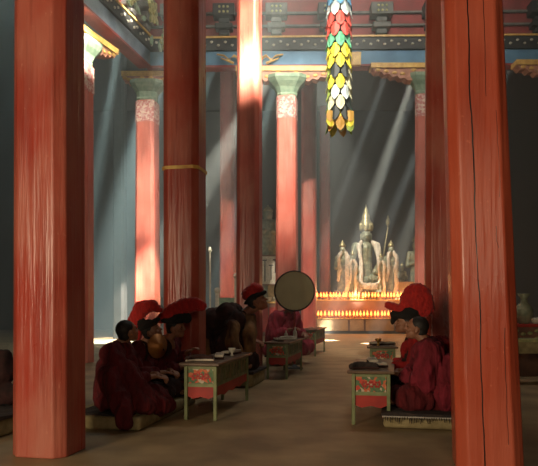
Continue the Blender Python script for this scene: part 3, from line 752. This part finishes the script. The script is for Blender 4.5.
for a, b in ((0, .32), (.33, .48), (.49, .78), (.79, 1)):
    bm = NB(); box(bm, W_*a+.02, W_*b-.02, -.03, 0, .12, za[1]-.06); obj('front_panel', bm, M['altar'], t, bevel=.01)
bm = NB(); box(bm, 0, W_, -.06, .02, .0, .11); obj('plinth', bm, M['dark'], t)
def butter_lamp(label, loc, group):
    t = thing('butter_lamp', label, 'lamp', loc, 0, group)
    bm = NB(); lathe(bm, [(.035, 0), (.04, .008), (.015, .02), (.013, .045), (.045, .07), (.055, .115), (.05, .115), (.02, .105)], 12); obj('brass_cup', bm, M['brass'], t, True)
    bm = NB(); lathe(bm, [(.048, .106), (.047, .113), (.01, .116)], 12); obj('butter', bm, M['butter'], t)
    bm = NB(); lathe(bm, [(.003, .118), (.036, .145), (.044, .18), (.028, .24), (.010, .30), (.002, .33)], 8); obj('flame', bm, M['flame'], t, True)
    return t
g1, g2 = 'butter lamps burning on the upper step of the altar', 'butter lamps burning on the lower step of the altar'
l1 = 'small butter lamp burning in the row on the upper altar step'; l2 = 'small butter lamp burning in the row on the lower altar step'
for n, zz, yy, g, l in ((30, za[2], .62, g1, l1), (28, za[1], .12, g2, l2)):
    pr = None
    for k in range(n):
        x = AX0+.08+(W_-.16)*k/(n-1)+random.uniform(-.02, .02); loc = (x, AY+yy+random.uniform(-.05, .05), zz+.001)
        if pr is None: pr = butter_lamp(l, loc, g)
        else: dup(pr, loc)
# white offering cups behind the lamps
for i, (px, lab) in enumerate([(326, 'white offering bowl at the left end of the upper altar step'), (331.5, 'second white offering bowl from the left on the upper altar step'),
                               (337, 'third white offering bowl from the left on the upper altar step'), (343, 'white offering bowl nearest the statue on the upper altar step')]):
    bm = NB(); lathe(bm, [(.06, 0), (.09, .04), (.11, .20), (.10, .22), (.09, .21), (.02, .1)], 14); o = obj('offering_bowl', bm, M['white'], smooth=True)
    o.location = ((px-CX)/F*27.4, 27.35, za[2]+.001); tag(o, lab, 'bowl')
# lamp glow of the rows
for sx in (.18, .5, .82):
    l = bpy.data.lights.new('butter_lamp_glow', 'POINT'); l.energy = 60; l.color = (1, .5, .18); l.shadow_soft_size = .3
    o = bpy.data.objects.new('butter_lamp_glow', l); C.objects.link(o); o.location = (AX0+W_*sx, AY-.25, za[2]+.25)

# ------------------------------------------------------------------ statues
def scarf(label, pts, r, thick=.35):
    """silk lengths; pts is one run or several, each point may carry its own half width"""
    if not isinstance(pts[0], list): pts = [pts]
    bm = NB()
    for run in pts:
        for a, b in zip(run, run[1:]):
            A = Vector(a[:3]); B = Vector(b[:3]); ra = a[3] if len(a) > 3 else r; rb = b[3] if len(b) > 3 else r
            n = max(2, int((B-A).length/(min(ra, rb)*.4)))
            for i in range(n+1):
                u = i/n; q = ra*(1-u)+rb*u; ball(bm, A.lerp(B, u), (q, max(.035, q*thick), q), 2)
    o = merged('silk_scarf', bm, .028, M['silk'], None, .035, (9, 9, 1.5), 1, len(label)); tag(o, label, 'scarf'); return o
SP = P(366, 0, 29.2); SX = SP.x; SY = 29.2
def Z(py, d=SY): return H+(HY-py)/F*d
k = SY/F        # metres per pixel
t = thing('great_statue', 'great seated crowned statue with tall spire above the altar', 'statue', (SX, SY, 0))
b0 = Z(290)
bm = NB(); lathe(bm, [(1.15, 0), (1.15, .15), (.95, .25), (.95, b0-.35), (1.2, b0-.25), (1.25, b0-.1), (1.15, b0)], 8, sy=.7); obj('pedestal', bm, M['statue'], t)
bm = NB()
for i in range(18):
    a = 2*math.pi*i/18; ball(bm, (1.0*math.cos(a), .66*math.sin(a), b0+.12), (.17, .14, .22), 2)
lathe(bm, [(.95, b0), (.95, b0+.3)], 24, sy=.7); obj('lotus_seat', bm, M['statue_gold'], t, True)
zs = b0+.32; 
bm = NB()
chain(bm, [(-.15, 0, zs+.18, .30), (-.78, -.25, zs+.16, .20), (-.05, -.5, zs+.12, .17)]); chain(bm, [(.15, 0, zs+.18, .30), (.78, -.25, zs+.16, .20), (.05, -.45, zs+.14, .17)])
T0 = zs+.2; T1_ = Z(246)
chain(bm, [(0, .02, T0, .32), (0, .02, (T0+T1_)/2, .25), (0, 0, T1_-.12, .31)]); chain(bm, [(-.42, 0, T1_-.02, .15), (.42, 0, T1_-.02, .15)])
chain(bm, [(-.48, 0, T1_, .16), (-.66, -.08, (T0+T1_)/2, .13), (-.3, -.45, T0+.25, .10)]); chain(bm, [(.48, 0, T1_, .16), (.66, -.08, (T0+T1_)/2, .13), (.3, -.45, T0+.25, .10)])
chain(bm, [(0, 0, T1_+.05, .12), (0, -.02, Z(239), .12)])
ball(bm, (0, -.03, Z(236)), (.21, .24, .28), 3); ball(bm, (0, -.27, Z(236.5)), (.03, .05, .07), 1)
for s_ in (-1, 1): ball(bm, (s_*.08, -.24, Z(234.8)), (.06, .03, .02), 1)
ball(bm, (0, -.25, Z(239)), (.06, .03, .02), 1)
for s_ in (-1, 1): ball(bm, (s_*.23, 0, Z(237.5)), (.04, .06, .20), 2)
merged('figure', bm, .03, M['statue'], t, .025, (7, 7, 2.5), 1, 3)
bm = NB()
lathe(bm, [(.23, Z(231.5)), (.27, Z(229.5)), (.22, Z(227)), (.24, Z(222)), (.17, Z(219)), (.18, Z(216)), (.11, Z(213)), (.10, Z(210)), (.04, Z(207.5)), (.015, Z(204.5))], 16)
for i in range(5):
    a = -math.pi/2+(i-2)*.62; ball(bm, (.27*math.cos(a), .27*math.sin(a), Z(227)), (.07, .05, .20), 2)
obj('spired_crown', bm, M['statue_gold'], t, True)
scarf('white silk scarf down the left side of the great statue', [(SX-.26, SY-.38, T1_+.16, .06), (SX-.38, SY-.42, T1_, .10), (SX-.30, SY-.52, (T0+T1_)/2, .08), (SX-.34, SY-.78, zs+.1, .10), (SX-.46, SY-.98, b0-.1, .14), (SX-.42, SY-1.0, b0-.5, .10)], .10)
scarf('pinkish white silk scarf down the right shoulder of the great statue', [(SX+.24, SY-.38, T1_+.14, .07), (SX+.42, SY-.42, T1_, .13), (SX+.54, SY-.5, (T0+T1_)/2+.1, .15), (SX+.58, SY-.6, T0+.25, .10)], .14)
scarf('white silk scarf looped across the lap of the great statue', [[(SX-.55, SY-.85, b0+.30, .10), (SX-.2, SY-1.0, b0+.14, .15), (SX+.3, SY-.98, b0+.12, .17), (SX+.7, SY-.85, b0+.35, .10)], [(SX+.6, SY-.9, b0+.3, .10), (SX+.75, SY-.95, b0-.2, .12), (SX+.95, SY-.95, b0-.55, .07)]], .12)
def attendant(label, px, top, d, sc_l, w=.32, base=292):
    x = (px-CX)/F*d; zt = H+(HY-top)/F*d; zb = H+(HY-base)/F*d; h = zt-zb
    t = thing('attendant_statue', label, 'statue', (x, d, 0))
    bm = NB(); lathe(bm, [(w*1.1, 0), (w*1.1, .1), (w*.9, .2), (w*.9, zb-.1), (w*1.25, zb), (w*1.1, zb+.08)], 8); obj('pedestal', bm, M['statue'], t)
    bm = NB()
    chain(bm, [(0, 0, zb+.1, w*.75), (0, 0, zb+h*.35, w*.6), (0, 0, zb+h*.6, w*.66)]); chain(bm, [(-w*.5, 0, zb+h*.66, w*.3), (w*.5, 0, zb+h*.66, w*.3)])
    for s_ in (-1, 1): chain(bm, [(s_*w*.7, 0, zb+h*.66, w*.28), (s_*w*.95, -.08, zb+h*.45, w*.24), (s_*w*.3, -w*.8, zb+h*.5, w*.18)])
    chain(bm, [(0, 0, zb+h*.68, w*.3), (0, 0, zb+h*.78, w*.3)]); ball(bm, (0, -.02, zb+h*.81), (w*.38, w*.42, w*.52), 3); ball(bm, (0, -w*.44, zb+h*.80), w*.08, 1)
    merged('figure', bm, .03, M['statue'], t, .02, (7, 7, 2), 1, px)
    bm = NB(); lathe(bm, [(w*.42, zb+h*.87), (w*.46, zb+h*.89), (w*.3, zb+h*.93), (w*.1, zb+h*.97), (w*.04, zt)], 12); obj('crown', bm, M['statue_gold'], t, True)
    if sc_l: scarf(sc_l, [[(x-w*.3, d-w*.6, zb+h*.76, w*.2), (x-w*.62, d-w*.85, zb+h*.66, w*.28), (x-w*.5, d-w*1.1, zb+h*.42, w*.24), (x-w*.75, d-w*1.1, zb+h*.22, w*.2)], [(x+w*.3, d-w*.6, zb+h*.76, w*.2), (x+w*.62, d-w*.85, zb+h*.66, w*.3), (x+w*.4, d-w*1.15, zb+h*.4, w*.3), (x+w*.55, d-w*1.2, zb+h*.1, w*.26), (x+w*.3, d-w*1.2, zb-.15, w*.3)]], w*.3)
    return t
attendant('small standing statue with a scarf, left of the great statue', 342.5, 240, 27.9, 'white silk scarf draped over the small statue left of the great one')
attendant('slender statue close against the left knee of the great statue', 352.5, 250, 27.7, 'yellowish silk scarf on the slender statue at the left knee', .2)
attendant('small standing statue with a scarf, right of the great statue', 391, 240, 28.0, 'white silk scarf draped over the small statue right of the great one')
attendant('slender statue close against the right knee of the great statue', 381, 252, 27.7, 'yellowish silk scarf on the slender statue at the right knee', .2)
attendant('little grey-green statue right of the scarfed pair', 402, 262, 29.0, None, .2)
attendant('tall grey-green statue in the shade beside the dark pillar at the right', 416, 234, 29.3, None, .42)
attendant('grey statue seen in the gap between the sunlit pillar and the drum pillar', 268, 205, 27.5, None, .5, 258)
# spear held beside the great statue
bm = NB(); tube(bm, [(0, 0, 0), (.45, 0, Z(226)-b0)], .03); lathe(bm, [(.01, 0), (.09, .12), (.11, .25), (.01, .55)], 10, (.45, 0, Z(226)-b0))
o = obj('ritual_staff', bm, M['statue_gold']); o.location = (SX+.62, SY+.35, b0); tag(o, 'ritual staff with a flared head slanting right of the great statue', 'staff')
# low stand under the right statues
bm = NB(); box(bm, 0, 1.6, 0, .28, 0, Z(283, 27.0)); box(bm, -.05, 1.65, -.04, .32, Z(283, 27.0), Z(281, 27)); o = obj('offering_stand', bm, M['altar']); o.location = (P(397, 0, 27.9).x, 27.95, 0)
tag(o, 'pale offering stand right of the altar lamps', 'stand')

# cabinet with white written sheet in the gap left of the drum pillar
x0 = P(268.5, 0, 24.5).x
t = thing('shrine_cabinet', 'shrine cabinet with offerings in the gap left of the drum pillar', 'cabinet', (x0, 24.5, 0))
bm = NB(); box(bm, -.55, .55, 0, .6, 0, 1.25); obj('cabinet_body', bm, M['altar_wood'], t, bevel=.02)
bm = NB(); box(bm, -.5, -.02, -.03, 0, .15, 1.1); obj('door', bm, M['tred'], t); bm = NB(); box(bm, .02, .5, -.03, 0, .15, 1.1); obj('door', bm, M['tred'], t)
bm = NB(); box(bm, -.6, .6, -.05, .62, 1.25, 1.32); obj('cabinet_top', bm, M['gold'], t, bevel=.01)
zt = Z(256, 24.7); zb = Z(284, 24.7)
t = thing('written_sheet', 'white framed sheet with dark upright lettering above the shrine cabinet', 'sign', (x0, 24.86, 0))
bm = NB(); box(bm, -.36, .36, 0, .03, zb, zt); obj('sheet', bm, M['silk'], t)
bm = NB(); box(bm, -.40, .40, -.015, 0, zt, zt+.05); box(bm, -.40, .40, -.015, 0, zb-.05, zb)
for q in (-.40, .36): box(bm, q, q+.04, -.015, .0, zb, zt)
obj('frame', bm, M['altar_wood'], t)
for q in (-.38, .34):
    bm = NB(); box(bm, q, q+.04, 0, .04, 1.32, zb-.05); obj('post', bm, M['altar_wood'], t)
bm = NB()
for u, a, b in ((-.16, .12, .9), (.08, .3, .85), (.24, .1, .6)):
    box(bm, u, u+.04, -.008, -.001, zb+(zt-zb)*(1-b), zb+(zt-zb)*(1-a)); box(bm, u-.07, u+.1, -.008, -.001, zb+(zt-zb)*(1-a)-.05, zb+(zt-zb)*(1-a))
obj('lettering', bm, M['ink'], t)
for i, (u, lab) in enumerate([(-.3, 'white offering bowl left on the shrine cabinet'), (0, 'white offering bowl in the middle of the shrine cabinet'), (.3, 'white offering bowl right on the shrine cabinet')]):
    bm = NB(); lathe(bm, [(.05, 0), (.08, .03), (.13, .16), (.12, .17), (.02, .1)], 14); o = obj('offering_bowl', bm, M['white'], smooth=True); o.location = (x0+u, 24.7, 1.321); tag(o, lab, 'bowl')

# pale things behind the left row
t = thing('incense_stand', 'thin white standing pole in the haze, right of the strapped pillar', 'stand', (P(210, 0, 15).x, 15, 0))
bm = NB(); tube(bm, [(0, 0, .04), (0, 0, Z(252, 15))], .022); obj('pole', bm, M['silk'], t)
bm = NB(); lathe(bm, [(.18, 0), (.18, .03), (.03, .07), (.03, .1)], 16); obj('foot', bm, M['dark'], t, True)
bm = NB(); lathe(bm, [(.02, 0), (.05, .03), (.03, .1), (.01, .12)], 10, (0, 0, Z(252, 15))); obj('finial', bm, M['silk'], t, True)
xx = P(231, 0, 15.4).x
t = thing('throne_chair', 'pale carved high-backed seat draped in cloth, left of the central pillar', 'chair', (xx, 15.4, 0))
for u in (-.38, .08):
    bm = NB(); box(bm, u, u+.09, 0, .09, 0, Z(276, 15.4)+(0 if u > 0 else -.35)); ball(bm, (u+.045, .045, Z(276, 15.4)+(0 if u > 0 else -.35)), .08, 2); obj('post', bm, M['white'], t)
bm = NB(); box(bm, -.30, .08, .02, .07, .4, 1.35); obj('back_panel', bm, M['green'], t)
bm = NB(); box(bm, -.38, .17, -.5, .05, .38, .46); obj('seat', bm, M['altar_wood'], t)
for u in (-.38, .09):
    bm = NB(); box(bm, u, u+.07, -.5, -.43, 0, .38); obj('leg', bm, M['altar_wood'], t)
bm = NB(); chain(bm, [(-.30, -.1, .62, .16), (-.42, -.15, .88, .17), (-.3, -.12, 1.0, .12)]); chain(bm, [(-.42, -.2, .5, .16), (-.1, -.2, .56, .11)])
o = merged('draped_cloth', bm, .02, M['cushion'], None, .02, (9, 9, 4)); o.location = (xx, 15.3, 0); tag(o, 'pale yellow cloth bundle heaped on the high-backed seat', 'cloth')

# ------------------------------------------------------------------ small shrine at the right edge
rx = P(533, 0, 10.5).x
t = thing('side_altar', 'small red side altar with gold carved front at the right edge', 'altar', (rx, 10.5, 0))
zt = Z(324, 10.5)
bm = NB(); box(bm, -.45, .6, 0, .5, 0, zt-.05); obj('altar_body', bm, M['altar_wood'], t)
bm = NB(); box(bm, -.5, .65, -.05, .55, zt-.05, zt); obj('altar_top', bm, M['tred'], t, bevel=.01)
bm = NB()
for i in range(9):
    for j in range(2): ball(bm, (-.4+i*.115, -.02, zt-.14-.13*j+.03*math.sin(i*2)), (.05, .025, .035), 1)
obj('gold_carving', bm, M['gilt'], t)
bm = NB(); lathe(bm, [(.08, 0), (.10, .03), (.15, .16), (.14, .26), (.06, .36), (.05, .42), (.11, .50), (.09, .50), (.03, .45)], 18)
o = obj('vase', bm, M['statue'], smooth=True); o.location = (P(524, 0, 10.7).x, 10.7, zt+.001); tag(o, 'grey-green vase on the side altar at the right edge', 'vase')
bm = NB(); lathe(bm, [(.05, 0), (.07, .02), (.09, .1), (.08, .1), (.02, .05)], 14)
o = obj('offering_bowl', bm, M['white'], smooth=True); o.location = (P(536, 0, 10.65).x, 10.65, zt+.001); tag(o, 'white bowl beside the vase on the right side altar', 'bowl')
t = thing('offering_table', 'low pale table with gilt trim behind the cracked pillar at the right edge', 'table', (P(532, 0, 9.4).x, 9.4, 0))
bm = NB(); box(bm, -.3, .4, 0, .4, .62, .66); obj('tabletop', bm, M['gilt'], t)
for u in (-.28, .34):
    for v in (.02, .34):
        bm = NB(); box(bm, u, u+.04, v, v+.04, 0, .62); obj('leg', bm, M['altar_wood'], t)
bm = NB(); box(bm, -.26, .36, .03, .05, .45, .62); obj('apron', bm, M['cushion'], t)
